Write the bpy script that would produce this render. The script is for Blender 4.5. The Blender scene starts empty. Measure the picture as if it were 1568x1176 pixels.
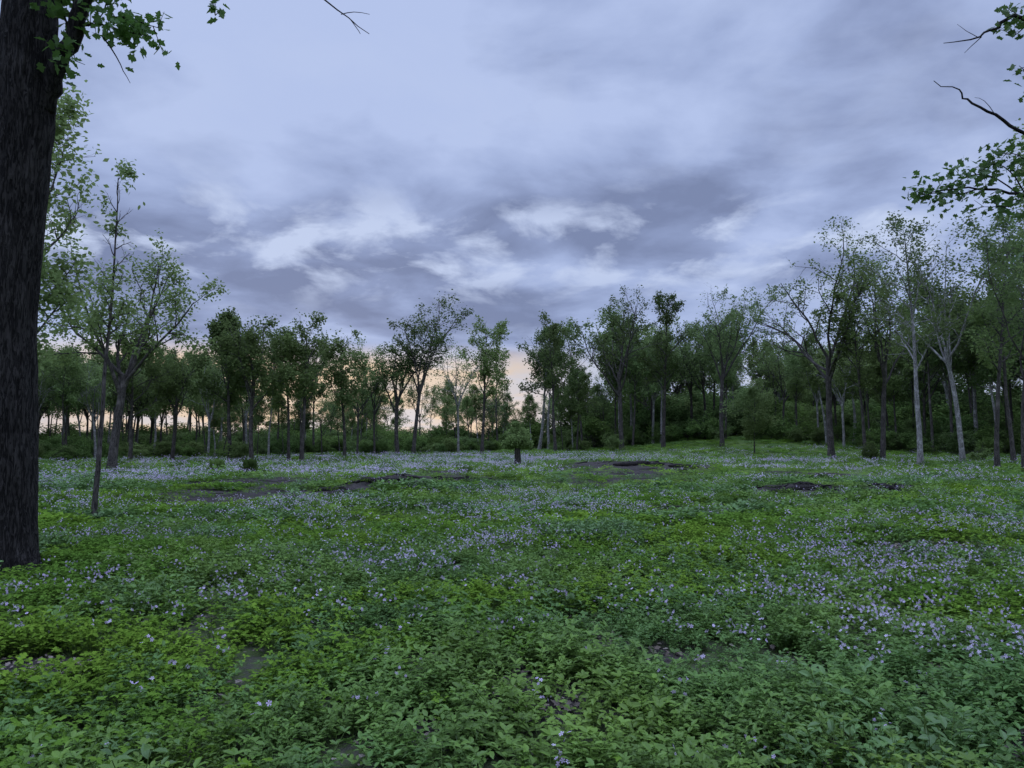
import bpy, math, random
import numpy as np
from mathutils import Vector
random.seed(5); rng=np.random.default_rng(7)
scene=bpy.context.scene
scene.view_settings.view_transform='Standard'
try: scene.view_settings.look='None'
except Exception: pass
scene.view_settings.exposure=0

# ------------------------------------------------------------ noise
def _hash(ix,iy,s):
    n=(ix.astype(np.int64)*374761393+iy.astype(np.int64)*668265263+s*1442695041)&0xffffffff
    n=((n^(n>>13))*1274126177)&0xffffffff
    n=n^(n>>16)
    return (n&0xffff)/65535.0
def vnoise(x,y,s=0):
    x=np.asarray(x,float);y=np.asarray(y,float)
    ix=np.floor(x);iy=np.floor(y);fx=x-ix;fy=y-iy
    fx=fx*fx*(3-2*fx);fy=fy*fy*(3-2*fy)
    a=_hash(ix,iy,s);b=_hash(ix+1,iy,s);c=_hash(ix,iy+1,s);d=_hash(ix+1,iy+1,s)
    return (a*(1-fx)+b*fx)*(1-fy)+(c*(1-fx)+d*fx)*fy
def fbm(x,y,s=0,o=4):
    t=0;a=.5;f=1;tot=0
    for i in range(o):
        t=t+a*vnoise(x*f,y*f,s+i*17);tot+=a;a*=.5;f*=2.03
    return t/tot
def sstep(a,b,x):
    t=np.clip((x-a)/(b-a),0,1);return t*t*(3-2*t)

# dirt patches: x,y,rx,ry,mound height,strength
DIRT=[(-3.7,23.6,2.0,3.2,.34,1),(-6.9,20.6,3.6,2.8,.05,1),(-2.2,27,2.4,3.4,.10,.95),(6.8,42,4.2,8,.26,1),
      (8.3,21.8,2.2,2.2,.22,1),(11.2,22.2,1.3,1.8,.18,1),(3.8,27,3.6,3.6,.0,.85),(6.4,10.8,1.4,.8,.0,.9),(4.2,17.5,1.5,1.8,0,.6),
      (0.1,4.6,.42,.42,0,.75),(-.5,4.1,.35,.3,0,.7),(.75,5.6,.38,.38,0,.75),(-3.4,5.1,.6,.38,0,.95),(-3.3,6.3,.3,.3,0,.7),(1.5,8.0,.35,.35,0,.6),
      (-8.5,27,3.4,3.6,.03,.95),(2.9,4.2,.3,.25,0,.6),(-1.8,7.6,.3,.3,0,.5),(-5.6,8.6,.6,.4,0,.7),(13.,33,2.5,4,.05,.9),(1.6,3.9,.25,.25,0,.6),
      (-2.6,34,3,4,0,.8),(5,33,3,3,0,.8),(1.9,10.5,.4,.5,0,.5)]
def dirt(x,y):
    x=np.asarray(x,float);y=np.asarray(y,float)
    w=fbm(x*1.6,y*1.6,91,3)-.5
    m=np.zeros_like(x)
    for (cx,cy,rx,ry,h,s) in DIRT:
        q=((x-cx)/rx)**2+((y-cy)/ry)**2
        m=np.maximum(m,s*(1-sstep(.55,1.35,q+w*2.0)))
    return m
def height(x,y):
    x=np.asarray(x,float);y=np.asarray(y,float)
    h=.22*(fbm(x/7,y/7,3,3)-.5)+.07*(fbm(x/1.3,y/1.3,5,2)-.5)
    h=h+2.2*sstep(62,110,y)*sstep(8,32,x)
    for (cx,cy,rx,ry,mh,s) in DIRT:
        if mh>.02:
            q=((x-cx)/rx)**2+((y-cy)/ry)**2
            h=h+mh*np.exp(-q*1.5)*(.35+1.3*fbm(x*2.2,y*2.2,44,3))
    return h

# ------------------------------------------------------------ mesh buffer
class Buf:
    def __init__(s): s.V=[];s.F=[];s.n=0
    def add(s,v,f,mat=0,smooth=False):
        v=np.asarray(v,float).reshape(-1,3);f=np.asarray(f,int)
        s.V.append(v);s.F.append((f+s.n,mat,smooth));s.n+=len(v)
    def addmulti(s,v,fl,mat=0,smooth=False):
        v=np.asarray(v,float).reshape(-1,3);s.V.append(v)
        for f in fl: s.F.append((np.asarray(f,int)+s.n,mat,smooth))
        s.n+=len(v)
    def mesh(s,name,mats):
        V=np.concatenate(s.V).astype(np.float32)
        loops=np.concatenate([f.ravel() for f,_,_ in s.F]).astype(np.int32)
        tot=np.concatenate([np.full(len(f),f.shape[1]) for f,_,_ in s.F]).astype(np.int32)
        mi=np.concatenate([np.full(len(f),m) for f,m,_ in s.F]).astype(np.int32)
        sm=np.concatenate([np.full(len(f),b) for f,_,b in s.F]).astype(bool)
        st=np.concatenate([[0],np.cumsum(tot)[:-1]]).astype(np.int32)
        me=bpy.data.meshes.new(name)
        me.vertices.add(len(V));me.vertices.foreach_set('co',V.ravel())
        me.loops.add(len(loops));me.loops.foreach_set('vertex_index',loops)
        me.polygons.add(len(tot));me.polygons.foreach_set('loop_start',st)
        try: me.polygons.foreach_set('loop_total',tot)
        except Exception: pass
        me.polygons.foreach_set('material_index',mi)
        me.polygons.foreach_set('use_smooth',sm)
        for m in mats: me.materials.append(m)
        me.update(calc_edges=True);me.validate()
        return me
def obj(name,me,loc=(0,0,0),link=True):
    o=bpy.data.objects.new(name,me);o.location=loc
    if link: scene.collection.objects.link(o)
    return o
def nrm(v): return v/np.maximum(np.linalg.norm(v,axis=-1,keepdims=True),1e-9)

def tube(B,pts,rad,k=5,mat=0,bump=None):
    pts=np.asarray(pts,float);rad=np.asarray(rad,float);n=len(pts)
    t=np.zeros_like(pts);t[1:-1]=pts[2:]-pts[:-2];t[0]=pts[1]-pts[0];t[-1]=pts[-1]-pts[-2];t=nrm(t)
    ref=np.array([0.,1,0]) if abs(t[0][1])<.8 else np.array([1.,0,0])
    a=nrm(np.cross(t,ref));b=np.cross(t,a)
    th=np.arange(k)*2*np.pi/k
    R=rad[:,None]*np.ones((1,k))
    if bump is not None: R=R*bump(pts,th)
    v=pts[:,None,:]+R[:,:,None]*(np.cos(th)[None,:,None]*a[:,None,:]+np.sin(th)[None,:,None]*b[:,None,:])
    i=np.arange(n-1)[:,None];j=np.arange(k)[None,:];j2=(j+1)%k
    f=np.stack([i*k+j,i*k+j2,(i+1)*k+j2,(i+1)*k+j],-1).reshape(-1,4)
    B.add(v,f,mat,True)

L4=(np.array([[0,0,0],[.32,.5,.08],[0,1,0],[-.32,.5,.08]]),[[[0,1,2,3]]])
OV=(np.array([[0,0,0],[-.22,.3,.06],[0,.32,0],[.22,.3,.06],[-.2,.65,.03],[0,.68,-.03],[.2,.65,.03],[0,1,-.12]]),
    [[[0,3,2],[0,2,1],[5,6,7],[4,5,7]],[[2,3,6,5],[1,2,5,4]]])
LOB=(np.array([[0,0,0],[.12,.12,.02],[.34,.22,.05],[.22,.38,.03],[.46,.58,.06],[.24,.66,.02],[.16,.84,0],[0,1,-.05],
    [-.16,.84,0],[-.24,.66,.02],[-.46,.58,.06],[-.22,.38,.03],[-.34,.22,.05],[-.12,.12,.02],[0,.5,-.03]]),
    [[[14,i,i+1] for i in range(13)]+[[14,13,0]]])
def _flower():
    V=[[0,0,0]];F=[]
    for p in range(5):
        a=p*2*math.pi/5
        for (r,da) in ((.55,-.42),(1.0,-.3),(1.0,.3),(.55,.42)):
            V.append([math.cos(a+da)*r,math.sin(a+da)*r,.1*r])
        b=1+4*p;F.append([0,b,b+1,b+2,b+3])
    return np.array(V),[F]
FLW=_flower()
def leaves(B,c,size,T,mat=1,axis=None,nz=.6,r=rng,nrmv=None):
    c=np.asarray(c,float).reshape(-1,3);n=len(c)
    if n==0:return
    size=np.broadcast_to(size,(n,))
    if axis is None:
        axis=r.normal(size=(n,3));axis[:,2]=axis[:,2]*.6-.25
    axis=nrm(axis)
    nn=r.normal(size=(n,3))*(1-nz)+np.array([0,0,nz*1.3]) if nrmv is None else nrmv
    nn=nn-axis*np.sum(nn*axis,1,keepdims=True);nn=nrm(nn)
    s=np.cross(axis,nn)
    t,FL=T;m=len(t)
    v=c[:,None,:]+size[:,None,None]*(t[None,:,0:1]*s[:,None,:]+t[None,:,1:2]*axis[:,None,:]+t[None,:,2:3]*nn[:,None,:])
    off=(np.arange(n)*m)[:,None,None]
    fl=[(np.array(F)[None]+off).reshape(-1,len(F[0])) for F in FL]
    B.addmulti(v,fl,mat,False)

# ------------------------------------------------------------ materials
def newmat(name):
    m=bpy.data.materials.new(name);m.use_nodes=True;nt=m.node_tree;nt.nodes.clear()
    return m,nt,nt.nodes,nt.links
def N(nt,typ,**kw):
    n=nt.nodes.new(typ)
    for k,v in kw.items(): setattr(n,k,v)
    return n
def mixc(nt,fac,a,b,mode='MIX'):
    n=nt.nodes.new('ShaderNodeMix');n.data_type='RGBA';n.blend_type=mode
    for s,v in ((n.inputs[0],fac),(n.inputs[6],a),(n.inputs[7],b)):
        if isinstance(v,(int,float)): s.default_value=v
        elif isinstance(v,tuple): s.default_value=(*v,1) if len(v)==3 else v
        else: nt.links.new(v,s)
    return n.outputs[2]
def ramp(nt,src,stops):
    n=nt.nodes.new('ShaderNodeValToRGB');e=n.color_ramp.elements
    while len(e)<len(stops): e.new(.5)
    for i,(p,c) in enumerate(stops):
        e[i].position=p;e[i].color=(*c,1) if isinstance(c,tuple) else (c,c,c,1)
    nt.links.new(src,n.inputs[0]);return n.outputs[0]
def noise(nt,vec,scale,detail=4,rough=.55,dist=0):
    n=nt.nodes.new('ShaderNodeTexNoise');n.inputs['Scale'].default_value=scale;n.inputs['Detail'].default_value=detail
    n.inputs['Roughness'].default_value=rough;n.inputs['Distortion'].default_value=dist
    if vec is not None: nt.links.new(vec,n.inputs['Vector'])
    return n.outputs[0]
def leafmat(name,ca,cb,cc,patch=.12,trans=.3,gloss=.0,vr=.5):
    m,nt,ns,lk=newmat(name)
    g=N(nt,'ShaderNodeNewGeometry');oi=N(nt,'ShaderNodeObjectInfo')
    c=mixc(nt,g.outputs['Random Per Island'],ca,cb)
    ln=ramp(nt,noise(nt,g.outputs['Position'],patch,2),[(.42,0.),(.62,1.)])
    c=mixc(nt,ln,c,cc)
    v=N(nt,'ShaderNodeMath',operation='MULTIPLY_ADD');lk.new(oi.outputs['Random'],v.inputs[0]);v.inputs[1].default_value=vr;v.inputs[2].default_value=1-vr/2
    hs=N(nt,'ShaderNodeHueSaturation');lk.new(c,hs.inputs['Color']);lk.new(v.outputs[0],hs.inputs['Value'])
    d=N(nt,'ShaderNodeBsdfDiffuse');t=N(nt,'ShaderNodeBsdfTranslucent')
    lk.new(hs.outputs[0],d.inputs[0]);lk.new(hs.outputs[0],t.inputs[0])
    a=N(nt,'ShaderNodeMixShader');a.inputs[0].default_value=trans;lk.new(d.outputs[0],a.inputs[1]);lk.new(t.outputs[0],a.inputs[2])
    last=a
    if gloss>0:
        gl=N(nt,'ShaderNodeBsdfGlossy');gl.inputs['Roughness'].default_value=.45
        b=N(nt,'ShaderNodeMixShader');b.inputs[0].default_value=gloss;lk.new(a.outputs[0],b.inputs[1]);lk.new(gl.outputs[0],b.inputs[2]);last=b
    o=N(nt,'ShaderNodeOutputMaterial');lk.new(last.outputs[0],o.inputs[0]);return m
def barkmat(name,dark,light,scale=1.0,bump=.5,lich=.5):
    m,nt,ns,lk=newmat(name)
    tc=N(nt,'ShaderNodeTexCoord');mp=N(nt,'ShaderNodeMapping');mp.inputs['Scale'].default_value=(14*scale,14*scale,2.2*scale)
    lk.new(tc.outputs['Object'],mp.inputs[0])
    n1=noise(nt,mp.outputs[0],1.5,6,.65,.8)
    wv=noise(nt,mp.outputs[0],2.2,4,.6,1.5)
    n2=noise(nt,tc.outputs['Object'],2.5,4)
    crack=ramp(nt,wv,[(.42,0.),(.52,1.)])
    c=mixc(nt,ramp(nt,n1,[(.3,0.),(.75,1.)]),dark,light)
    c=mixc(nt,crack,tuple(x*.4 for x in dark),c)
    c=mixc(nt,ramp(nt,n2,[(.52,0.),(.72,lich)]),c,tuple(x*1.9 for x in light))
    p=N(nt,'ShaderNodeBsdfPrincipled');p.inputs['Roughness'].default_value=.9;p.inputs['Specular IOR Level'].default_value=.2;lk.new(c,p.inputs['Base Color'])
    bm=N(nt,'ShaderNodeBump');bm.inputs['Strength'].default_value=bump;bm.inputs['Distance'].default_value=.05
    ad=N(nt,'ShaderNodeMath',operation='ADD');lk.new(crack,ad.inputs[0]);lk.new(n1,ad.inputs[1]);lk.new(ad.outputs[0],bm.inputs['Height']);lk.new(bm.outputs[0],p.inputs['Normal'])
    o=N(nt,'ShaderNodeOutputMaterial');lk.new(p.outputs[0],o.inputs[0]);return m

M_bark=barkmat('oak_bark',(.024,.021,.019),(.060,.054,.050),1,1,.25)
M_barkd=barkmat('woodland_bark',(.05,.043,.038),(.13,.115,.105),1,.4,.5)
M_barkp=barkmat('pale_bark',(.20,.185,.175),(.38,.37,.36),1,.4,.6)
M_log=barkmat('rotten_wood',(.018,.015,.014),(.05,.042,.038),1,.6,.2)
M_leafN=leafmat('oak_leaves',(.08,.155,.035),(.12,.215,.05),(.09,.185,.04),.3,.4,.04)
M_leafM=leafmat('tree_leaves',(.10,.155,.055),(.15,.215,.078),(.15,.20,.068),.06,.4,vr=.7)
M_leafL=leafmat('light_leaves',(.14,.205,.08),(.19,.26,.10),(.19,.245,.09),.06,.45,vr=.7)
M_leafU=leafmat('understory_leaves',(.07,.125,.038),(.11,.175,.052),(.13,.195,.052),.07,.35,vr=.8)
M_ga=leafmat('phlox_leaves',(.075,.155,.038),(.115,.21,.05),(.145,.24,.038),.35,.28,.02,vr=.5)
M_gb=leafmat('lime_leaves',(.125,.225,.028),(.18,.29,.038),(.105,.205,.034),.3,.3,vr=.4)
M_gc=leafmat('broad_leaves',(.085,.17,.055),(.13,.225,.075),(.11,.205,.042),.4,.28,.03,vr=.5)
M_fl=leafmat('violet_petals',(.55,.45,.66),(.76,.68,.84),(.62,.50,.73),.3,.3)
M_dead=leafmat('dead_leaves',(.13,.10,.08),(.38,.33,.29),(.20,.16,.13),.9,.1)
M_stem,nt,ns,lk=newmat('green_stem');d=N(nt,'ShaderNodeBsdfDiffuse');o=N(nt,'ShaderNodeOutputMaterial')
gnn=noise(nt,N(nt,'ShaderNodeNewGeometry').outputs['Position'],20,2);lk.new(ramp(nt,gnn,[(.3,(.08,.14,.03)),(.7,(.13,.19,.06))]),d.inputs[0]);lk.new(d.outputs[0],o.inputs[0])

# ground
M_gr,nt,ns,lk=newmat('woodland_soil')
g=N(nt,'ShaderNodeNewGeometry');at=N(nt,'ShaderNodeAttribute',attribute_name='dirt')
n1=noise(nt,g.outputs['Position'],.5,6,.6);n2=noise(nt,g.outputs['Position'],9,6,.7);n3=noise(nt,g.outputs['Position'],40,4,.7)
green=ramp(nt,n1,[(.35,(.06,.11,.025)),(.5,(.11,.19,.03)),(.65,(.08,.12,.03))])
green=mixc(nt,ramp(nt,n2,[(.45,0.),(.6,1.)]),green,(.05,.06,.03))
soil=ramp(nt,n2,[(.3,(.014,.012,.011)),(.5,(.032,.027,.025)),(.7,(.08,.067,.062))])
soil=mixc(nt,ramp(nt,n3,[(.52,0.),(.7,.5)]),soil,(.14,.12,.108))
c=mixc(nt,ramp(nt,at.outputs['Fac'],[(.1,0.),(.5,1.)]),green,soil)
p=N(nt,'ShaderNodeBsdfPrincipled');p.inputs['Roughness'].default_value=.95;p.inputs['Specular IOR Level'].default_value=.15;lk.new(c,p.inputs['Base Color'])
bm=N(nt,'ShaderNodeBump');bm.inputs['Strength'].default_value=.8;bm.inputs['Distance'].default_value=.05;lk.new(n2,bm.inputs['Height']);lk.new(bm.outputs[0],p.inputs['Normal'])
o=N(nt,'ShaderNodeOutputMaterial');lk.new(p.outputs[0],o.inputs[0])
s=np.linspace(-1,1,520)
gx=45*s+1800*s**9;gy=22+42*s+1800*s**9
X,Y=np.meshgrid(gx,gy);Z=height(X,Y)
D=dirt(X,Y)
near=1-sstep(9,16,Y)*1.0
D=np.maximum(D,.35*near)   # leaf mould below the plants close by
Bg=Buf();n=len(s);i=np.arange(n-1)[:,None];j=np.arange(n-1)[None]
Bg.add(np.stack([X,Y,Z],-1),np.stack([i*n+j,i*n+j+1,(i+1)*n+j+1,(i+1)*n+j],-1).reshape(-1,4),0,True)
me=Bg.mesh('meadow_ground',[M_gr]);a=me.attributes.new('dirt','FLOAT','POINT');a.data.foreach_set('value',D.ravel().astype(np.float32))
obj('meadow_ground',me)

# ------------------------------------------------------------ trees
def perp(d,az):
    ref=np.array([0,0,1.]) if abs(d[2])<.9 else np.array([1.,0,0])
    a=np.cross(d,ref);a/=np.linalg.norm(a);b=np.cross(d,a)
    return math.cos(az)*a+math.sin(az)*b
def grow(B,LC,p,d,L,r,lv,P,R):
    n=P['seg'][lv];pts=[p];w=P['wig'][lv];tr=P['trop'][lv];dirs=[]
    for i in range(n):
        d=d+R.normal(size=3)*w;d[2]+=tr;d=d/math.sqrt(d@d)
        p=p+d*(L/n);pts.append(p);dirs.append(d)
    pts=np.array(pts);te=P['tip'][lv]
    tt=np.linspace(0,1,n+1)
    rad=r*(1-(1-te)*tt**.9)
    if lv==0: rad[0]*=1.35
    tube(B,pts,rad,P['k'][lv],0)
    if lv>=P['maxl']-P.get('lfl',0):
        q=P['nl'] if lv==P['maxl'] else P['nl']//2
        q=max(2,int(q*R.uniform(.35,1.5)))
        u=R.uniform(.25 if lv==P['maxl'] else .6,1.05,q)*n
        ii=np.clip(u.astype(int),0,n-1);fr=(u-ii)[:,None]
        c=pts[ii]*(1-fr)+pts[ii+1]*fr+R.normal(size=(q,3))*P['lsig']
        LC.append(c)
    if lv<P['maxl']:
        nc=P['nc'][lv];az=R.uniform(0,6.28)
        t0=P['t0'][lv]
        for c in range(nc):
            t=t0+(1-t0)*(c+R.uniform(.1,.9))/nc
            az+=2.4+R.normal()*.4
            ii=min(int(t*n),n-1);f=t*n-ii
            cp=pts[ii]*(1-f)+pts[ii+1]*f
            an=math.radians(R.uniform(*P['ang'][lv]))
            cd=dirs[ii]*math.cos(an)+perp(dirs[ii],az)*math.sin(an)
            if lv==0: 
                cl=P['W']*(P['prof'](t))*R.uniform(.65,1.25)
            else: cl=L*P['rat'][lv]*(1.15-.5*t)*R.uniform(.7,1.2)
            cr=min(rad[ii]*.75,r*P['rr'][lv])*R.uniform(.8,1.05)
            grow(B,LC,cp,cd,cl,cr,lv+1,P,R)
def params(style,H,W,**kw):
    if style=='fork':
        P=dict(th=.5,seg=[8,8,5,3],wig=[.022,.11,.2,.25],trop=[.02,.05,.03,0],tip=[.7,.25,.3,.3],k=[9,6,4,3],maxl=3,lfl=1,nl=26,lsig=.22,
          nc=[6,7,6],t0=[.72,.28,.2],ang=[(12,36),(28,60),(30,65)],rat=[0,.40,.45],rr=[.5,.5,.5],prof=lambda t:(H*.5)/W*(1.05-.25*abs(t-.9)))
    elif style=='tall':
        P=dict(th=.93,seg=[12,6,4,3],wig=[.03,.13,.2,.25],trop=[.02,.07,.04,0],tip=[.15,.25,.3,.3],k=[8,5,4,3],maxl=3,lfl=1,nl=18,lsig=.2,
          nc=[17,6,4],t0=[.40,.25,.2],ang=[(30,60),(28,60),(30,65)],rat=[0,.42,.45],rr=[.35,.5,.5],prof=lambda t:1.1*(.45+1.1*math.sin(min(1,max(0,(t-.3)/.7))*math.pi*.85+.25)*.7))
    elif style=='shrub':
        P=dict(th=.25,seg=[2,7,4,3],wig=[.05,.14,.25,.3],trop=[0,.06,.02,0],tip=[.8,.2,.3,.3],k=[5,4,3,3],maxl=3,lfl=1,nl=24,lsig=.2,
          nc=[9,8,4],t0=[.2,.12,.1],ang=[(5,55),(35,80),(30,80)],rat=[0,.38,.5],rr=[.6,.5,.5],prof=lambda t:H*.85/W)
    P['W']=W;P.update(kw);return P
def make_tree(seed,H,W,r,style,leaf=.16,T=L4,mats=None,lean=(0,0),**kw):
    R=np.random.default_rng(seed);P=params(style,H,W,**kw);B=Buf();LC=[]
    d=nrm(np.array([lean[0],lean[1],1.0]))
    grow(B,LC,np.array([0,0,-.15]),d,H*P['th'],r,0,P,R)
    C=np.concatenate(LC)
    cf=vnoise(C[:,0]/1.0+C[:,2]*.3+seed,C[:,1]/1.0+C[:,2]/.9,seed)
    C=C[cf>.37*P.get('hole',1)]
    leaves(B,C,leaf*R.uniform(.6,1.3,len(C)),T,1,r=R,nz=.45)
    V=np.concatenate(B.V);zm=np.percentile(V[:,2],99.8)
    k=H/zm
    for v in B.V: v[:,2]*=k
    return B.mesh('tree_%d'%seed,mats or [M_barkd,M_leafM])
def place(name,x,y,H,W,r,style,seed,rot=0,**kw):
    me=make_tree(seed,H,W,r,style,**kw)
    o=obj(name,me,(x,y,float(height(x,y))));o.rotation_euler[2]=rot;return o

place('leafy_elm_tree',-13.2,20,11.6,1.9,.15,'tall',11,leaf=.17,nl=28,mats=[M_barkd,M_leafL],t0=[.30,.25,.2])
place('slender_sapling',-8.22,14.8,7.5,.5,.06,'tall',12,leaf=.10,nl=10,nc=[20,4,3],lsig=.09,lean=(.0,0),mats=[M_barkd,M_leafL],T=OV,t0=[.50,.3,.3],prof=lambda t:1.2*(1.35-.7*t))
place('oak_tree',-20.3,38,12.2,2.6,.24,'fork',63,leaf=.19,nl=32,th=.42,ang=[(14,42),(28,60),(30,65)])
place('woodland_tree',-24.5,48,9.0,2.2,.15,'tall',37,leaf=.2,nl=20)
place('woodland_tree',-23.6,52,8.6,2.2,.15,'fork',38,leaf=.2,nl=24)
place('woodland_tree',-19.6,52,10.6,1.7,.17,'tall',14,leaf=.22,nl=24)
place('woodland_tree',-17.4,50,10.2,1.7,.16,'fork',15,leaf=.22)
place('woodland_tree',-15.8,53,9.6,1.6,.13,'tall',36,leaf=.2,nl=15)
place('woodland_tree',-14.6,52,10.6,1.6,.17,'tall',16,leaf=.2,nl=13)
place('woodland_tree',-13.0,58,10.0,1.9,.15,'tall',17,leaf=.22,mats=[M_barkd,M_leafL])
place('oak_tree',-11.0,72,13.4,3.2,.22,'fork',18,leaf=.24,lean=(-.04,0),nl=22)
place('oak_tree',-9.4,71,15.4,2.6,.2,'fork',19,leaf=.24,lean=(.09,0),nl=22)
place('woodland_tree',-5.6,78,11.5,1.6,.14,'fork',20,leaf=.2,nl=8,mats=[M_barkp,M_leafL])
place('woodland_tree',-3.2,80,14.6,2.6,.2,'tall',21,leaf=.24)
place('woodland_tree',5.0,86,16.4,2.6,.2,'tall',22,leaf=.24,nl=14,mats=[M_barkd,M_leafL])
place('woodland_tree',12.9,88,19.0,3.8,.28,'fork',23,leaf=.26)
place('woodland_tree',18.2,90,18.6,3.0,.24,'tall',24,leaf=.26)
place('woodland_tree',23.6,84,18.8,3.6,.25,'fork',25,leaf=.26,mats=[M_barkd,M_leafL])
place('young_maple_tree',22.7,70,7.0,2.0,.08,'tall',26,leaf=.2,mats=[M_barkd,M_leafL],t0=[.25,.25,.2])
place('vase_shaped_tree',25.6,60,19.4,4.2,.28,'fork',67,leaf=.21,nl=26,ang=[(18,44),(25,50),(30,60)],th=.47,nc=[8,7,6])
place('leaning_tree',28.2,57,16.6,2.8,.2,'fork',28,leaf=.22,lean=(.09,0))
place('leaning_tree',27.4,58,14.0,2.2,.16,'tall',29,leaf=.22,lean=(-.02,0))
place('pale_barked_tree',22.9,42,14.8,2.4,.17,'tall',30,leaf=.17,nl=10,mats=[M_barkp,M_leafL],lean=(-.03,0))
place('woodland_tree',28.9,48,15.4,2.6,.17,'fork',31,leaf=.2,nl=16,lean=(-.03,0),mats=[M_barkp,M_leafM])
place('woodland_tree',25.9,40,13.8,2.0,.14,'tall',32,leaf=.17,nl=14)
place('woodland_tree',24.6,36,12.2,2.0,.12,'fork',33,leaf=.17,nl=18,mats=[M_barkd,M_leafL])
place('woodland_tree',31.5,47,14.6,2.4,.15,'tall',35,leaf=.2)
place('leafy_elm_tree',18.9,25,13.0,2.2,.14,'tall',34,leaf=.16,nl=20,mats=[M_barkd,M_leafL],t0=[.5,.25,.2])

# small mop headed tree in the middle of the clearing
B=Buf();R=np.random.default_rng(3)
tube(B,[[0,0,-.1],[.03,0,.4],[0,.02,.9],[.05,0,1.5]],[.24,.2,.18,.14],8,0)
C=[]
for (cx_,cz,rr,n) in [(0,1.55,.75,1500),(-.45,1.35,.5,700),(.5,1.35,.5,700),(.1,2.1,.5,650),(-.1,2.6,.28,200)]:
    q=R.normal(size=(n,3));q=nrm(q)*R.uniform(.35,1,(n,1))**.6
    C.append(q*np.array([rr,rr,rr*.62])+np.array([cx_,R.uniform(-.15,.15),cz]))
for k in range(16):
    a=R.uniform(0,6.28);e=R.uniform(.2,1.3);L=R.uniform(.6,1.1);dd=np.array([math.cos(a)*math.cos(e),math.sin(a)*math.cos(e),math.sin(e)])
    p0=np.array([0,0,1.3]);tube(B,[p0,p0+dd*L*.5,p0+dd*L],[.05,.03,.012],4,0);C.append(p0+dd*L+R.normal(size=(40,3))*.16)
leaves(B,np.concatenate(C),.14*R.uniform(.6,1.3,len(np.concatenate(C))),L4,1,r=R,nz=.3)
obj('small_round_tree',B.mesh('small_round_tree',[M_barkd,M_leafM]),(.33,46,float(height(.33,46))))

# big foreground oak
B=Buf();R=np.random.default_rng(77);LC=[]
zz=np.linspace(-.2,9.5,150)
cx=np.interp(zz,[-.2,1,3,5.4,7,9.5],[-5.97,-5.98,-6.06,-5.95,-5.96,-5.9])
rr=np.interp(zz,[-.2,.05,.3,.8,3,6,9.5],[.47,.41,.345,.31,.29,.30,.22])
def ridges(pts,th):
    z=pts[:,2][:,None];a=th[None,:]
    w=a*11+1.5*np.sin(z*1.7+a*2)+3*vnoise(z*1.3+0*a,a*2+0*z,4)
    r=.08*np.abs(np.sin(w+vnoise(z*3+0*a,a*6+0*z,8)*3))+.06*fbm(z*5+0*a,a*8+0*z,9,3)
    fl=.12*np.exp(-np.maximum(z,0)*3)*np.cos(a*4+1)
    return .97+r+fl
tube(B,np.stack([cx,8.85+.02*np.sin(zz),zz],1),rr,110,0,ridges)
def limb(pts,r0,r1,n=12,k=8):
    pts=np.array(pts,float);t=np.linspace(0,len(pts)-1,n)
    q=np.stack([np.interp(t,np.arange(len(pts)),pts[:,i]) for i in range(3)],1)
    q[1:-1]=.25*q[:-2]+.5*q[1:-1]+.25*q[2:]
    q[1:-1]+=R.normal(size=(n-2,3))*.012*np.linalg.norm(pts[-1]-pts[0])/3
    tube(B,q,np.linspace(r0,r1,n),k,0);return q
l1=limb([(-5.95,8.85,5.1),(-5.66,8.8,5.75),(-5.40,8.7,6.35),(-4.9,8.5,7.15),(-3.3,8.1,7.9),(-1.2,7.6,8.3),(.8,7.2,8.6)],.13,.03,34,10)
def spray(pts,n,sig,size=.115,nt_=6):
    q=limb(pts,.014,.004,9,5)
    for k in range(nt_):
        i=R.integers(2,9);dd=nrm(R.normal(size=3)*np.array([1,1,.6])+np.array([0,0,-.1]))*R.uniform(.15,.35)
        tube(B,[q[i],q[i]+dd*.5,q[i]+dd],[.006,.004,.003],4,0)
        LC.append(q[i]+dd*R.uniform(.3,1,(n//nt_,1))+R.normal(size=(n//nt_,3))*sig)
spray([(-5.2,8.7,6.6),(-4.85,8.6,6.55),(-4.55,8.5,6.4),(-4.25,8.4,6.3)],96,.09,nt_=8)
spray([(-4.9,8.7,6.7),(-4.6,8.6,6.65),(-4.35,8.5,6.5),(-4.15,8.4,6.4)],60,.08,nt_=6)
spray([(-5.5,8.8,6.1),(-5.35,8.7,6.3),(-5.2,8.5,6.2),(-5.1,8.4,6.0)],50,.09)
spray([(-4.9,8.5,7.1),(-4.8,8.5,6.9),(-4.85,8.5,6.6),(-5.0,8.5,6.5)],70,.1)
spray([(-4.2,8.3,7.5),(-4.4,8.3,7.2),(-4.7,8.3,6.9),(-4.9,8.4,6.75)],70,.1)
spray([(-3.5,8.1,7.8),(-3.5,8.2,7.3),(-3.45,8.3,6.9),(-3.48,8.4,6.55)],50,.06,nt_=7)
spray([(-5.4,8.8,6.5),(-5.5,8.7,6.9),(-5.4,8.6,6.9),(-5.2,8.6,6.85)],90,.1)
limb([(-4.85,8.5,6.35),(-4.7,8.5,6.15),(-4.6,8.5,5.95),(-4.5,8.5,5.78)],.010,.003,8,4)
limb([(-2.9,8.2,8.0),(-2.5,8.6,7.1),(-2.1,8.8,6.80),(-1.75,8.8,6.55)],.016,.004,9,4)
limb([(-2.1,8.8,6.80),(-1.95,8.8,6.84),(-1.75,8.8,6.80)],.007,.003,5,4)
limb([(-1.98,8.8,6.73),(-1.9,8.8,6.62),(-1.86,8.8,6.55)],.006,.003,5,4)
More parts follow.
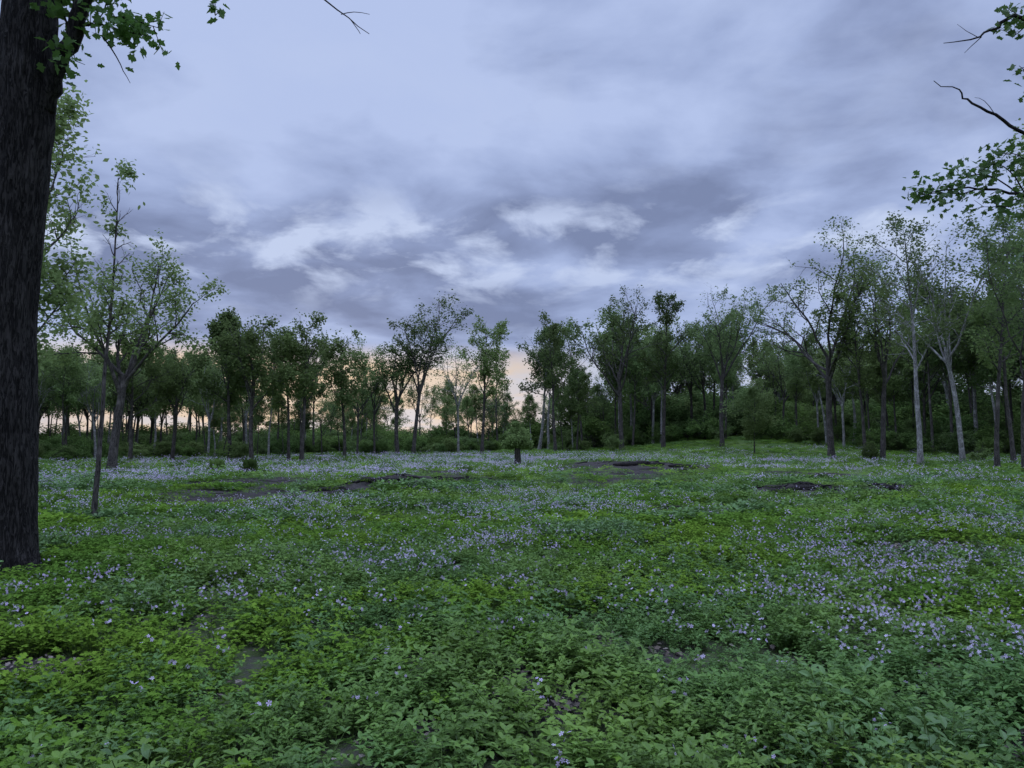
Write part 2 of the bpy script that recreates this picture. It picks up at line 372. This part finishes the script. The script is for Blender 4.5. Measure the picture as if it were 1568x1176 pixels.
# upper crown
P=params('fork',6,5,nl=22,lsig=.2);Ct=[]
for k in range(9):
    a=k*.75+R.uniform(-.2,.2);e=R.uniform(.25,.9)
    grow(B,Ct,np.array([-5.9,8.85,8.2+.15*k]),nrm(np.array([math.cos(a),math.sin(a),e])),R.uniform(3.2,5),.09,1,P,R)
Ct=np.concatenate(Ct);Ct=Ct[Ct[:,2]>8.1]
LC=np.concatenate(LC)
leaves(B,LC,.12*R.uniform(.6,1.25,len(LC)),LOB,1,r=R,nz=.4)
leaves(B,Ct,.14*R.uniform(.6,1.2,len(Ct)),L4,1,r=R)
o=obj('large_oak_tree',B.mesh('large_oak_tree',[M_bark,M_leafN]))

# right-hand overhanging tree (trunk outside of frame)
B=Buf();LC=[]
zz=np.linspace(-.2,11,50);tube(B,np.stack([10.3+.03*zz,12.2+0*zz,zz],1),np.interp(zz,[-.2,.4,11],[.33,.22,.1]),24,0,ridges)
limb([(10.5,12.2,5.6),(9.3,12.1,7.0),(8.6,12,6.55),(8.25,12,6.56),(7.85,12,6.88),(7.43,12,7.09),(7.32,12,7.25),(6.87,12,7.44)],.05,.006,24,6)
limb([(7.85,12,6.88),(7.7,12,7.12),(7.6,12.1,7.2)],.008,.003,5,4)
limb([(10.5,12.2,7.2),(9.2,12.1,8.2),(8.25,12,8.6),(7.95,12,8.35),(7.64,12,8.19),(7.06,12,8.09)],.05,.006,20,6)
limb([(7.64,12,8.19),(7.45,12,8.3),(7.3,12,8.42)],.008,.003,5,4)
limb([(7.7,12,8.2),(7.5,12,8.02),(7.4,12,7.92)],.008,.003,5,4)
limb([(10.5,12.2,4.6),(9.2,12.1,5.2),(8.25,12,5.5),(7.5,12,5.62),(6.6,12,5.55)],.05,.006,20,6)
for s0 in [[(8.2,12,5.5),(7.7,12,5.9),(7.2,12,5.75),(6.85,12,5.6)],[(7.6,12,5.62),(7.2,12,5.5),(6.9,12,5.55),(6.5,12,5.48)],
           [(8.3,12,5.5),(8.1,12,5.9),(7.8,12,6.05),(7.45,12,5.95)],[(8.25,12.1,5.4),(8.0,12,5.3),(7.8,12,5.3),(7.6,12,5.3)],[(8.6,12,5.6),(8.4,12,6.0),(8.2,12,6.2),(7.9,12,6.2)]]:
    spray(s0,88,.11,nt_=8)
spray([(8.6,12,8.5),(8.4,12,8.35),(8.25,12,8.2),(8.1,12,8.3)],30,.08)
spray([(9.0,12,8.3),(8.6,12,8.4),(8.3,12,8.6),(8.15,12,8.7)],50,.1)
spray([(8.7,12,7.0),(8.5,12,7.3),(8.4,12,7.6),(8.3,12,7.7)],40,.09)
spray([(8.7,12,4.9),(8.5,12,4.7),(8.35,12,4.5),(8.2,12,4.4)],40,.1)
Ct=[]
for k in range(8):
    a=k*.8;grow(B,Ct,np.array([10.55,12.2,7.9+.35*k]),nrm(np.array([math.cos(a),math.sin(a),.6])),R.uniform(1.2,2) if math.cos(a)<0 else 3,.05,1,P,R)
Ct=np.concatenate(Ct)
LC=np.concatenate(LC);leaves(B,LC,.125*R.uniform(.6,1.25,len(LC)),LOB,1,r=R,nz=.4)
leaves(B,Ct,.14*R.uniform(.6,1.2,len(Ct)),L4,1,r=R)
obj('overhanging_oak_tree',B.mesh('overhanging_oak_tree',[M_bark,M_leafN]),(.15,0,.1))

# ------------------------------------------------------------ instancing
def instancer(name,protos,pos,rot,scl,idx):
    coll=bpy.data.collections.new(name+'_parts')
    for i,me in enumerate(protos):
        coll.objects.link(bpy.data.objects.new('%s_part_%02d'%(name,i),me))
    me=bpy.data.meshes.new(name);n=len(pos);me.vertices.add(n);me.vertices.foreach_set('co',np.asarray(pos,np.float32).ravel())
    a=me.attributes.new('rot','FLOAT_VECTOR','POINT');a.data.foreach_set('vector',np.asarray(rot,np.float32).ravel())
    a=me.attributes.new('scl','FLOAT_VECTOR','POINT');a.data.foreach_set('vector',np.asarray(scl,np.float32).ravel())
    a=me.attributes.new('idx','INT','POINT');a.data.foreach_set('value',np.asarray(idx,np.int32))
    me.update();o=obj(name,me)
    ng=bpy.data.node_groups.new(name,'GeometryNodeTree')
    ng.interface.new_socket('Geometry',in_out='INPUT',socket_type='NodeSocketGeometry');ng.interface.new_socket('Geometry',in_out='OUTPUT',socket_type='NodeSocketGeometry')
    gi=ng.nodes.new('NodeGroupInput');go=ng.nodes.new('NodeGroupOutput')
    ci=ng.nodes.new('GeometryNodeCollectionInfo');ci.inputs['Collection'].default_value=coll;ci.inputs['Separate Children'].default_value=True;ci.inputs['Reset Children'].default_value=True
    ip=ng.nodes.new('GeometryNodeInstanceOnPoints');ip.inputs['Pick Instance'].default_value=True
    def na(nm,t):
        q=ng.nodes.new('GeometryNodeInputNamedAttribute');q.data_type=t;q.inputs['Name'].default_value=nm
        return [s for s in q.outputs if s.enabled and s.name=='Attribute'][0]
    er=ng.nodes.new('FunctionNodeEulerToRotation')
    L=ng.links.new
    L(gi.outputs[0],ip.inputs['Points']);L(ci.outputs[0],ip.inputs['Instance']);L(na('idx','INT'),ip.inputs['Instance Index'])
    L(na('rot','FLOAT_VECTOR'),er.inputs[0]);L(er.outputs[0],ip.inputs['Rotation']);L(na('scl','FLOAT_VECTOR'),ip.inputs['Scale']);L(ip.outputs[0],go.inputs[0])
    m=o.modifiers.new('scatter','NODES');m.node_group=ng
    return o

# woodland edge as a function of bearing (tan)
EU=np.array([-2.2,-1.2,-.64,-.42,-.25,-.1,.02,.19,.36,.54,.69,1.2,2.2])
ED=np.array([24,34,50,55,66,80,90,98,88,68,58,40,28])
TOPU=np.array([-1.5,-.64,-.40,-.37,-.26,-.24,-.20,-.19,-.08,-.07,-.05,.02,.05,.1,.22,.28,.37,.41,.5,.56,.69,1.5])
TOPT=np.array([.14,.13,.12,.15,.15,.13,.13,.16,.16,.12,.145,.145,.16,.18,.19,.195,.17,.15,.15,.22,.25,.28])
def wedge(n,dmin,dmax,tm,seed,edge=False):
    R=np.random.default_rng(seed);t=R.uniform(-tm,tm,n)
    if edge:
        e=np.interp(t,EU,ED);d=e+dmin+(dmax-dmin)*R.random(n)
    else: d=np.sqrt(R.uniform(dmin**2,dmax**2,n))
    return t,d,t*d,d,R
tp=[make_tree(100+i,12,1.9,[.17,.15,.12,.16,.15,.11,.15,.13][i],['tall','fork','tall','tall','fork','tall','fork','tall'][i],leaf=.23,nl=[16,18,10,16,20,12,16,12][i],
    **({} if i in(1,4,6) else {'t0':[.45,.25,.2]}),
    mats=[M_barkd if i%4 else M_barkp,[M_leafM,M_leafL,M_leafM][i%3]],lean=(.06*(i%3-1),0)) for i in range(8)]
t,d,x,y,R=wedge(560,0,42,1.35,21,True)
e=np.interp(t,EU,ED)
left=t<.14
top=np.interp(t,TOPU,TOPT)*R.uniform(.72,1.02,len(t))
u_=R.random(len(t))
farleft=(t<-.40)
top=np.where(left&~farleft&((u_<.45)|(d>e+18)),top*R.uniform(.34,.58,len(t)),top)
top=np.where(~left&(d>e+12),top*R.uniform(.6,.95,len(t)),top)
glow=(t>-.34)&(t<-.05)
keep=~(left&(R.random(len(t))<np.where(glow,.35,.08)))&~(~left&(R.random(len(t))<.22))
Hh=1.6+top*d;Hh=np.clip(Hh,4.0,22)-height(x,y)
x,y,Hh,t,d=x[keep],y[keep],Hh[keep],t[keep],d[keep];n=len(x)
sc=Hh/12;sw=np.maximum(sc,.5)*R.uniform(.8,1.1,n)
pos=np.stack([x,y,height(x,y)-.05],1);rot=np.stack([R.normal(size=n)*.03,R.normal(size=n)*.03,R.uniform(0,6.28,n)],1)
instancer('distant_woodland_trees',tp,pos,rot,np.stack([sw,sw,sc],1),R.integers(0,8,n))
# understory
up=[make_tree(200+i,3.2,1.7,.05,'shrub',leaf=.2,nl=16,mats=[M_barkd,[M_leafU,M_leafM,M_leafU][i%3]]) for i in range(5)]
t,d,x,y,R=wedge(1200,1,45,1.4,31,True)
e=np.interp(t,EU,ED);f=(d-e)/45
top=np.where(t<.1,.004+.030*f**.9,.008+.060*f**.65)*R.uniform(.55,1.25,len(t))
Hh=np.clip(.9+top*d,.9,9);sc=Hh/3.2*R.uniform(.75,1.1,len(t));n=len(x)
instancer('woodland_understory',up,np.stack([x,y,height(x,y)-.05],1),np.stack([0*x,0*x,R.uniform(0,6.28,n)],1),np.stack([sc*1.25,sc*1.25,sc],1),R.integers(0,5,n))

# ------------------------------------------------------------ meadow plants
def clump(seed,kind,far=False):
    R=np.random.default_rng(seed);B=Buf();nst=R.integers(8,12)
    if far:
        n={'phlox':60,'lime':56,'broad':44}[kind];a=R.uniform(0,6.28,n);o=R.random(n)**.6*.19;h=R.uniform(.05,.21 if kind!='lime' else .15,n)
        c=np.stack([np.cos(a)*o,np.sin(a)*o,h],1);ax=np.stack([np.cos(a)+R.normal(size=n)*.7,np.sin(a)+R.normal(size=n)*.7,R.uniform(-.1,.6,n)],1)
        leaves(B,c,{'phlox':.06,'lime':.065,'broad':.09}[kind]*R.uniform(.7,1.2,n),L4,0,ax,r=R,nz=.75)
        return B.mesh('clump',[{'phlox':M_ga,'lime':M_gb}.get(kind,M_gc)])
    if kind=='phlox':
        for s_ in range(nst):
            a=R.uniform(0,6.28);out=R.uniform(.05,.15);h=R.uniform(.08,.22)
            u=np.linspace(0,1,7);pts=np.stack([math.cos(a)*out*u**1.2,math.sin(a)*out*u**1.2,h*(u**.8)-.01],1)
            pts+=np.array([R.normal()*.03,R.normal()*.03,0])
            tube(B,pts,np.linspace(.0022,.001,7),3,2)
            for i in range(2,7):
                for sd in (0,1):
                    az=a+math.pi/2*(1 if sd else -1)+R.normal()*.5;ax=np.array([[math.cos(az),math.sin(az),R.uniform(-.1,.5)]])
                    leaves(B,pts[i][None],R.uniform(.028,.05),OV,0,ax,r=R,nz=.8)
            leaves(B,np.repeat(pts[-1][None],2,0),R.uniform(.03,.05),OV,0,np.array([[math.cos(a),math.sin(a),.4],[math.cos(a+1.5),math.sin(a+1.5),.5]]),r=R,nz=.85)
    elif kind=='lime':
        for s_ in range(nst+7):
            a=R.uniform(0,6.28);out=R.uniform(.01,.17);h=R.uniform(.04,.16)
            c=np.array([math.cos(a)*out,math.sin(a)*out,h]);tube(B,[c*np.array([.3,.3,0]),c*np.array([.7,.7,.7]),c],[.002,.0015,.001],3,2)
            b=R.uniform(0,6.28)
            for q in range(4):
                az=b+q*1.57+R.normal()*.25;leaves(B,c[None],R.uniform(.022,.045),OV if q%2 else LOB,0,np.array([[math.cos(az),math.sin(az),R.uniform(-.3,.45)]]),r=R,nz=.75)
    else:
        for s_ in range(nst-3):
            cx_,cy_=R.normal(size=2)*.05;h=R.uniform(.10,.26);m=7;u=np.linspace(0,1,m)
            lean=R.normal(size=2)*.08;pts=np.stack([cx_+lean[0]*u,cy_+lean[1]*u,h*u],1);tube(B,pts,np.linspace(.003,.0015,m),3,2)
            az=R.uniform(0,6.28)
            for i in range(1,m):
                az+=2.4;leaves(B,pts[i][None],R.uniform(.055,.095)*(1.1-.4*u[i]),OV,0,np.array([[math.cos(az),math.sin(az),R.uniform(.0,.7)]]),r=R,nz=.8)
    return B.mesh('clump',[{'phlox':M_ga,'lime':M_gb}.get(kind,M_gc),M_ga,M_stem])
kinds=['phlox']*5+['lime']*4+['broad']*3
cp=[clump(300+i,k) for i,k in enumerate(kinds)]+[clump(340+i,k,True) for i,k in enumerate(kinds)]
def cover(seed,n,dmin,dmax,tm,dens,sc0,sc1,zs,off):
    t,d,x,y,R=wedge(n,dmin,dmax,tm,seed)
    edge=np.interp(t,EU,ED)+12
    gap=fbm(x*1.7,y*1.7,61,3);dm=dirt(x,y)
    pr=dens*np.clip(1.1-dm*1.12,0.04,1)*(.25+.75*sstep(.35,.45,gap))
    k=(R.random(n)<pr)&(d<edge)&(((x+6.0)**2+(y-8.85)**2)>.3)
    x,y,d=x[k],y[k],d[k];m=len(x)
    lime=fbm(x*.35+3,y*.35,71,3)+R.normal(size=m)*.08
    br=fbm(x*.6+9,y*.6,75,2)+R.normal(size=m)*.06
    idx=np.where(lime>.50,R.integers(5,9,m),R.integers(0,5,m));idx=np.where((br>.68)&(d<30),R.integers(9,12,m),idx)+off
    sc=R.uniform(sc0,sc1,m)*(.65+.8*fbm(x*.7,y*.7,81,2))
    return np.stack([x,y,height(x,y)],1),np.stack([R.normal(size=m)*.12,R.normal(size=m)*.12,R.uniform(0,6.28,m)],1),np.stack([sc,sc,zs*sc*R.uniform(.7,1.35,m)],1),idx
parts=[cover(1,15000,2.0,13,.9,.97,.65,1.1,1.0,0),cover(2,16000,13,30,.85,.95,.9,1.35,.75,12),cover(3,19000,30,108,.85,.9,1.5,2.5,.42,12)]
pos,rot,scl,idx=[np.concatenate([p[i] for p in parts]) for i in range(4)]
instancer('meadow_plants',cp,pos,rot,scl,idx)

# flowers
def fclump(seed,ns,spread,fs,h0,h1,nf,T=FLW,stem=True):
    R=np.random.default_rng(seed);B=Buf()
    for s_ in range(ns):
        bx,by=R.normal(size=2)*spread;h=R.uniform(h0,h1);top=np.array([bx+R.normal()*.03,by+R.normal()*.03,h])
        if stem: tube(B,[[bx,by,0],[(bx+top[0])/2,(by+top[1])/2,h*.55],top],[.002,.0018,.0012],3,1)
        q=R.integers(max(2,nf-2),nf+3)
        c=top+R.normal(size=(q,3))*np.array([.026,.026,.016]);nv=nrm(R.normal(size=(q,3))*.5+np.array([0,0,.8 if stem else .2]))
        ax=R.normal(size=(q,3));leaves(B,c,fs*R.uniform(.8,1.15,q),T,0,ax,r=R,nrmv=nv)
        if stem:
          for k in range(3):
            az=R.uniform(0,6.28);leaves(B,np.array([[bx,by,h*R.uniform(.4,.8)]]),.045,OV,2,np.array([[math.cos(az),math.sin(az),.2]]),r=R,nz=.8)
    return B.mesh('flowers',[M_fl,M_stem,M_ga])
fp=[fclump(400+i,[1,2,1,3,2,1][i],.05,.012,.17,.27,4) for i in range(6)]+[fclump(420+i,10,.28,.05,.17,.30,3,L4,False) for i in range(3)]
FP=[(-1.2,11.2,2.6,3.0,1),(5.2,8.8,3.0,1.8,1),(1.2,16.5,2.0,1.6,1),(3.6,19,2.6,1.8,1),(-7,17.0,3.4,1.4,.9),(-5.5,12.5,2.4,2.2,.9),(-11,27,6,4,.9),(-9,17.8,2,1.0,.9),(-14,34,8,6,1),
    (-6,38,6,4,1),(-14,46,11,8,1),(-2,52,9,9,1),(-4,31,4,1.5,.9),(1,34,3,1.6,.8),(4,60,7,8,.9),(-8,62,9,9,1),(17,50,6,4,.9),(12,28,3,1.2,.8),(2.5,7,1.8,1.8,.6),(-1.5,6,1.5,1.5,.4),(7.5,13,3,2,.6),(13,38,5,2,.7),(3.6,5.3,1.2,1.4,.7),(18,30,5,2,.6),(-3,3.5,1,.6,.5),(0,13.5,3,1,.9),(0,20,3,1.5,.6)]
def fmask(x,y):
    m=np.zeros_like(x)
    for cx_,cy_,rx,ry,s_ in FP: m=np.maximum(m,s_*np.exp(-(((x-cx_)/rx)**2+((y-cy_)/ry)**2)))
    return m
def fcov(seed,n,dmin,dmax,tm,base,big,s0,s1,g=1):
    t,d,x,y,R=wedge(n,dmin,dmax,tm,seed)
    nz=sstep(.42,.66,fbm(x*.45,y*.45,131,3))
    pr=g*(fmask(x,y)*.9*(.2+.8*nz)+base*nz+.03)*np.clip(1-dirt(x,y)*1.2,.03,1)
    k=(R.random(n)<pr)&(d<np.interp(t,EU,ED)+4)&(((x+6.0)**2+(y-8.85)**2)>.3);x,y=x[k],y[k];m=len(x)
    sc=R.uniform(s0,s1,m)
    return np.stack([x,y,height(x,y)],1),np.stack([R.normal(size=m)*.15,R.normal(size=m)*.15,R.uniform(0,6.28,m)],1),np.stack([sc]*3,1),(R.integers(6,9,m) if big else R.integers(0,6,m))
parts=[fcov(11,9500,2.5,13,.9,.22,False,.85,1.15),fcov(12,24000,13,28,.85,.20,False,1.0,1.3),fcov(13,17000,26,82,.8,.12,True,.8,1.1,.9)]
pos,rot,scl,idx=[np.concatenate([p[i] for p in parts]) for i in range(4)]
instancer('violet_wildflowers',fp,pos,rot,scl,idx)

# leaf litter, twigs and rotten logs
B=Buf();R=np.random.default_rng(9)
t,d,x,y,_=wedge(70000,2.2,14,.9,55)
pr=.10+.75*dirt(x,y);k=R.random(len(x))<pr;x,y=x[k],y[k];m=len(x)
c=np.stack([x,y,height(x,y)+R.uniform(.004,.035,m)],1);ax=R.normal(size=(m,3));ax[:,2]*=.3
leaves(B,c,R.uniform(.02,.06,m),LOB,0,ax,r=R,nz=.7)
def sticks(n,cx_,cy_,rx,ry,L0,L1,r,mat=1,k=5):
    for _i in range(n):
        x=cx_+R.normal()*rx*.45;y=cy_+R.normal()*ry*.3;a=R.uniform(-.6,.6)+(math.pi if R.random()<.5 else 0);L=R.uniform(L0,L1);rr_=r*R.uniform(.4,1.2)
        q=[]
        for i in range(5):
            q.append([x,y,float(height(x,y))+rr_*.5]);a+=R.normal()*.2;x+=math.cos(a)*L/4;y+=math.sin(a)*L/4
        tube(B,q,np.linspace(rr_,rr_*.4,5),k,mat)
for (cx_,cy_,rx,ry,mh,s_) in DIRT:
    if cy_<15: sticks(12,cx_,cy_,rx,ry,.1,.5,.005)
    elif mh>=.1: sticks(26,cx_,cy_,rx,ry,.3,.9,.05,2)
    else: sticks(8,cx_,cy_,rx,ry,.3,1.0,.02)
obj('leaf_litter',B.mesh('leaf_litter',[M_dead,M_barkd,M_log]))
for (lx,ly,L,r,az) in [(8.0,20.8,2.1,.11,.05),(11.0,21.3,1.1,.09,-.1),(-3.9,22.6,1.6,.10,.2),(6.5,38.5,2.6,.15,-.05),(-5.2,21.5,1.2,.07,-.2),(8.6,37.5,1.6,.12,.15)]:
    B=Buf();u=np.linspace(-1,1,9);px=lx+u*L/2*math.cos(az);py=ly+u*L/2*math.sin(az)
    q=np.stack([px,py,height(px,py)+r*.6],1);q[:,1]+=R.normal(size=9)*.04;q-=np.array([lx,ly,0])
    tube(B,q,r*np.array([.3,.85,1,1,.95,.9,.8,.7,.25])*R.uniform(.85,1.1,9),9,0)
    p0=q[R.integers(2,7)];tube(B,[p0,p0+np.array([.12,-.12,.05]),p0+np.array([.3,-.2,.07])],[r*.4,r*.25,.01],4,0)
    obj('fallen_log',B.mesh('fallen_log',[M_log]),(lx,ly,0))

def tuft(x,y,h,w,seed):
    R=np.random.default_rng(seed);B=Buf();n=260;a=R.uniform(0,6.28,n);o=R.random(n)*w*.5
    c=np.stack([np.cos(a)*o,np.sin(a)*o,R.random(n)*h*.55],1);ax=np.stack([np.cos(a)*.35,np.sin(a)*.35,np.ones(n)],1)+R.normal(size=(n,3))*.25
    leaves(B,c,h*.45*R.uniform(.6,1.2,n),(L4[0]*np.array([.6,1,1]),L4[1]),0,ax,r=R,nz=.1)
    obj('weed_clump',B.mesh('weed_clump',[M_leafU]),(x,y,float(height(x,y))))
tuft(-13.4,34,.7,.55,1);tuft(-11.9,34,.75,.5,2);tuft(10.8,27,.35,.8,4);tuft(11.3,27.2,.35,.8,5);tuft(-2.2,36,.3,.8,6)
for i,(x,y,h,w) in enumerate([(-19,52,1.4,1.2),(11.6,86,2.2,1.4),(27,56,1.4,1.0),(31,50,1.5,1.2),(-6.5,80,1.8,1.3)]):
    me=make_tree(520+i,h,w,.03,'shrub',leaf=.13,nl=14,lsig=.1,mats=[M_barkd,M_leafM]);obj('low_shrub',me,(x,y,float(height(x,y))))

# ------------------------------------------------------------ world
SUN_AZ=math.radians(-15);SUN_EL=math.radians(6)
w=bpy.data.worlds.new('World');scene.world=w;w.use_nodes=True;nt=w.node_tree;nt.nodes.clear();lk=nt.links
def mth(op,a,b=None,c=None,clamp=False):
    n=nt.nodes.new('ShaderNodeMath');n.operation=op;n.use_clamp=clamp
    for i,v in enumerate((a,b,c)):
        if v is None: continue
        if isinstance(v,(int,float)): n.inputs[i].default_value=v
        else: lk.new(v,n.inputs[i])
    return n.outputs[0]
def mrange(v,a,b,c=0,d=1):
    n=nt.nodes.new('ShaderNodeMapRange');n.interpolation_type='SMOOTHSTEP';lk.new(v,n.inputs[0])
    for i,q in enumerate((a,b,c,d)): n.inputs[i+1].default_value=q
    return n.outputs[0]
tc=nt.nodes.new('ShaderNodeTexCoord');sx=nt.nodes.new('ShaderNodeSeparateXYZ');lk.new(tc.outputs['Generated'],sx.inputs[0])
x_,y_,z_=sx.outputs
zc=mth('ADD',mth('MAXIMUM',z_,0.0),.16)
cb=nt.nodes.new('ShaderNodeCombineXYZ');lk.new(mth('DIVIDE',x_,zc),cb.inputs[0]);lk.new(mth('DIVIDE',y_,zc),cb.inputs[1]);cb.inputs[2].default_value=3.7
big=noise(nt,cb.outputs[0],.9,2,.5,.2);med=noise(nt,cb.outputs[0],2.3,7,.52,.25)
cb2=nt.nodes.new('ShaderNodeMapping');cb2.inputs['Location'].default_value=(4.6,9,2);cb2.inputs['Scale'].default_value=(1.2,1.0,1);lk.new(cb.outputs[0],cb2.inputs[0])
fine=noise(nt,cb2.outputs[0],2.8,8,.56,.3)
mixn=mth('ADD',mth('MULTIPLY',big,.42),mth('MULTIPLY',med,.58))
mixn=mth('ADD',mixn,mrange(z_,.25,.52,0,.05))
cloud=ramp(nt,mixn,[(.39,(.20,.25,.42)),(.46,(.265,.33,.54)),(.53,(.36,.445,.70)),(.62,(.46,.555,.83))])
band=mth('MULTIPLY',mrange(z_,.16,.23),mrange(z_,.34,.27))
br=mth('MULTIPLY',ramp(nt,fine,[(.49,0.),(.63,1.)]),mth('ADD',mth('MULTIPLY',band,.8),.16))
cloud=mixc(nt,br,cloud,(.55,.64,.87))
saz=(math.sin(SUN_AZ),math.cos(SUN_AZ))
hl=mth('SQRT',mth('ADD',mth('MULTIPLY',x_,x_),mth('MULTIPLY',y_,y_)))
dot=mth('DIVIDE',mth('ADD',mth('MULTIPLY',x_,saz[0]),mth('MULTIPLY',y_,saz[1])),hl)
warm=mrange(dot,.92,.985)
pale=ramp(nt,noise(nt,cb2.outputs[0],2.2,4,.5,.2),[(.48,0.),(.62,1.)])
hz=mrange(z_,.130,.092)
hc=mixc(nt,warm,(.50,.57,.74),(1.0,.74,.46))
hc=mixc(nt,mth('MULTIPLY',pale,.6),hc,(.70,.73,.82))
cloud=mixc(nt,mth('MULTIPLY',hz,mth('SUBTRACT',1.0,mth('MULTIPLY',med,.5))),cloud,hc)
sky=nt.nodes.new('ShaderNodeTexSky');sky.sky_type='NISHITA';sky.sun_disc=False;sky.sun_elevation=SUN_EL;sky.sun_rotation=SUN_AZ
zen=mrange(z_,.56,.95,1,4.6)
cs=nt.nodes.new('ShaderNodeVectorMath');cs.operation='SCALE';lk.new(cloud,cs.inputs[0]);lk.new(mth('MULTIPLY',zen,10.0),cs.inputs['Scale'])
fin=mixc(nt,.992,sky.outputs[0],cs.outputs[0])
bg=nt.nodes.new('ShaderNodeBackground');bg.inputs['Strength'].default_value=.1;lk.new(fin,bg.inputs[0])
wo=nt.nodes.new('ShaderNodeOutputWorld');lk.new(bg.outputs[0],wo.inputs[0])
sd=bpy.data.lights.new('soft_overcast_sun','SUN');sd.energy=.5;sd.angle=math.radians(25);sd.color=(1,.93,.85)
so=bpy.data.objects.new('soft_overcast_sun',sd);scene.collection.objects.link(so)
dv=Vector((math.sin(SUN_AZ)*math.cos(SUN_EL),math.cos(SUN_AZ)*math.cos(SUN_EL),math.sin(SUN_EL)));so.rotation_euler=dv.to_track_quat('Z','Y').to_euler();so.location=(0,0,30)

# ------------------------------------------------------------ camera
cd=bpy.data.cameras.new('camera');cd.sensor_width=36;cd.lens=26.2;cd.clip_start=.05;cd.clip_end=6000
co=bpy.data.objects.new('camera',cd);scene.collection.objects.link(co);co.location=(0,0,1.6+float(height(0,3)))
co.rotation_euler=(math.radians(90+4.2),0,0);scene.camera=co
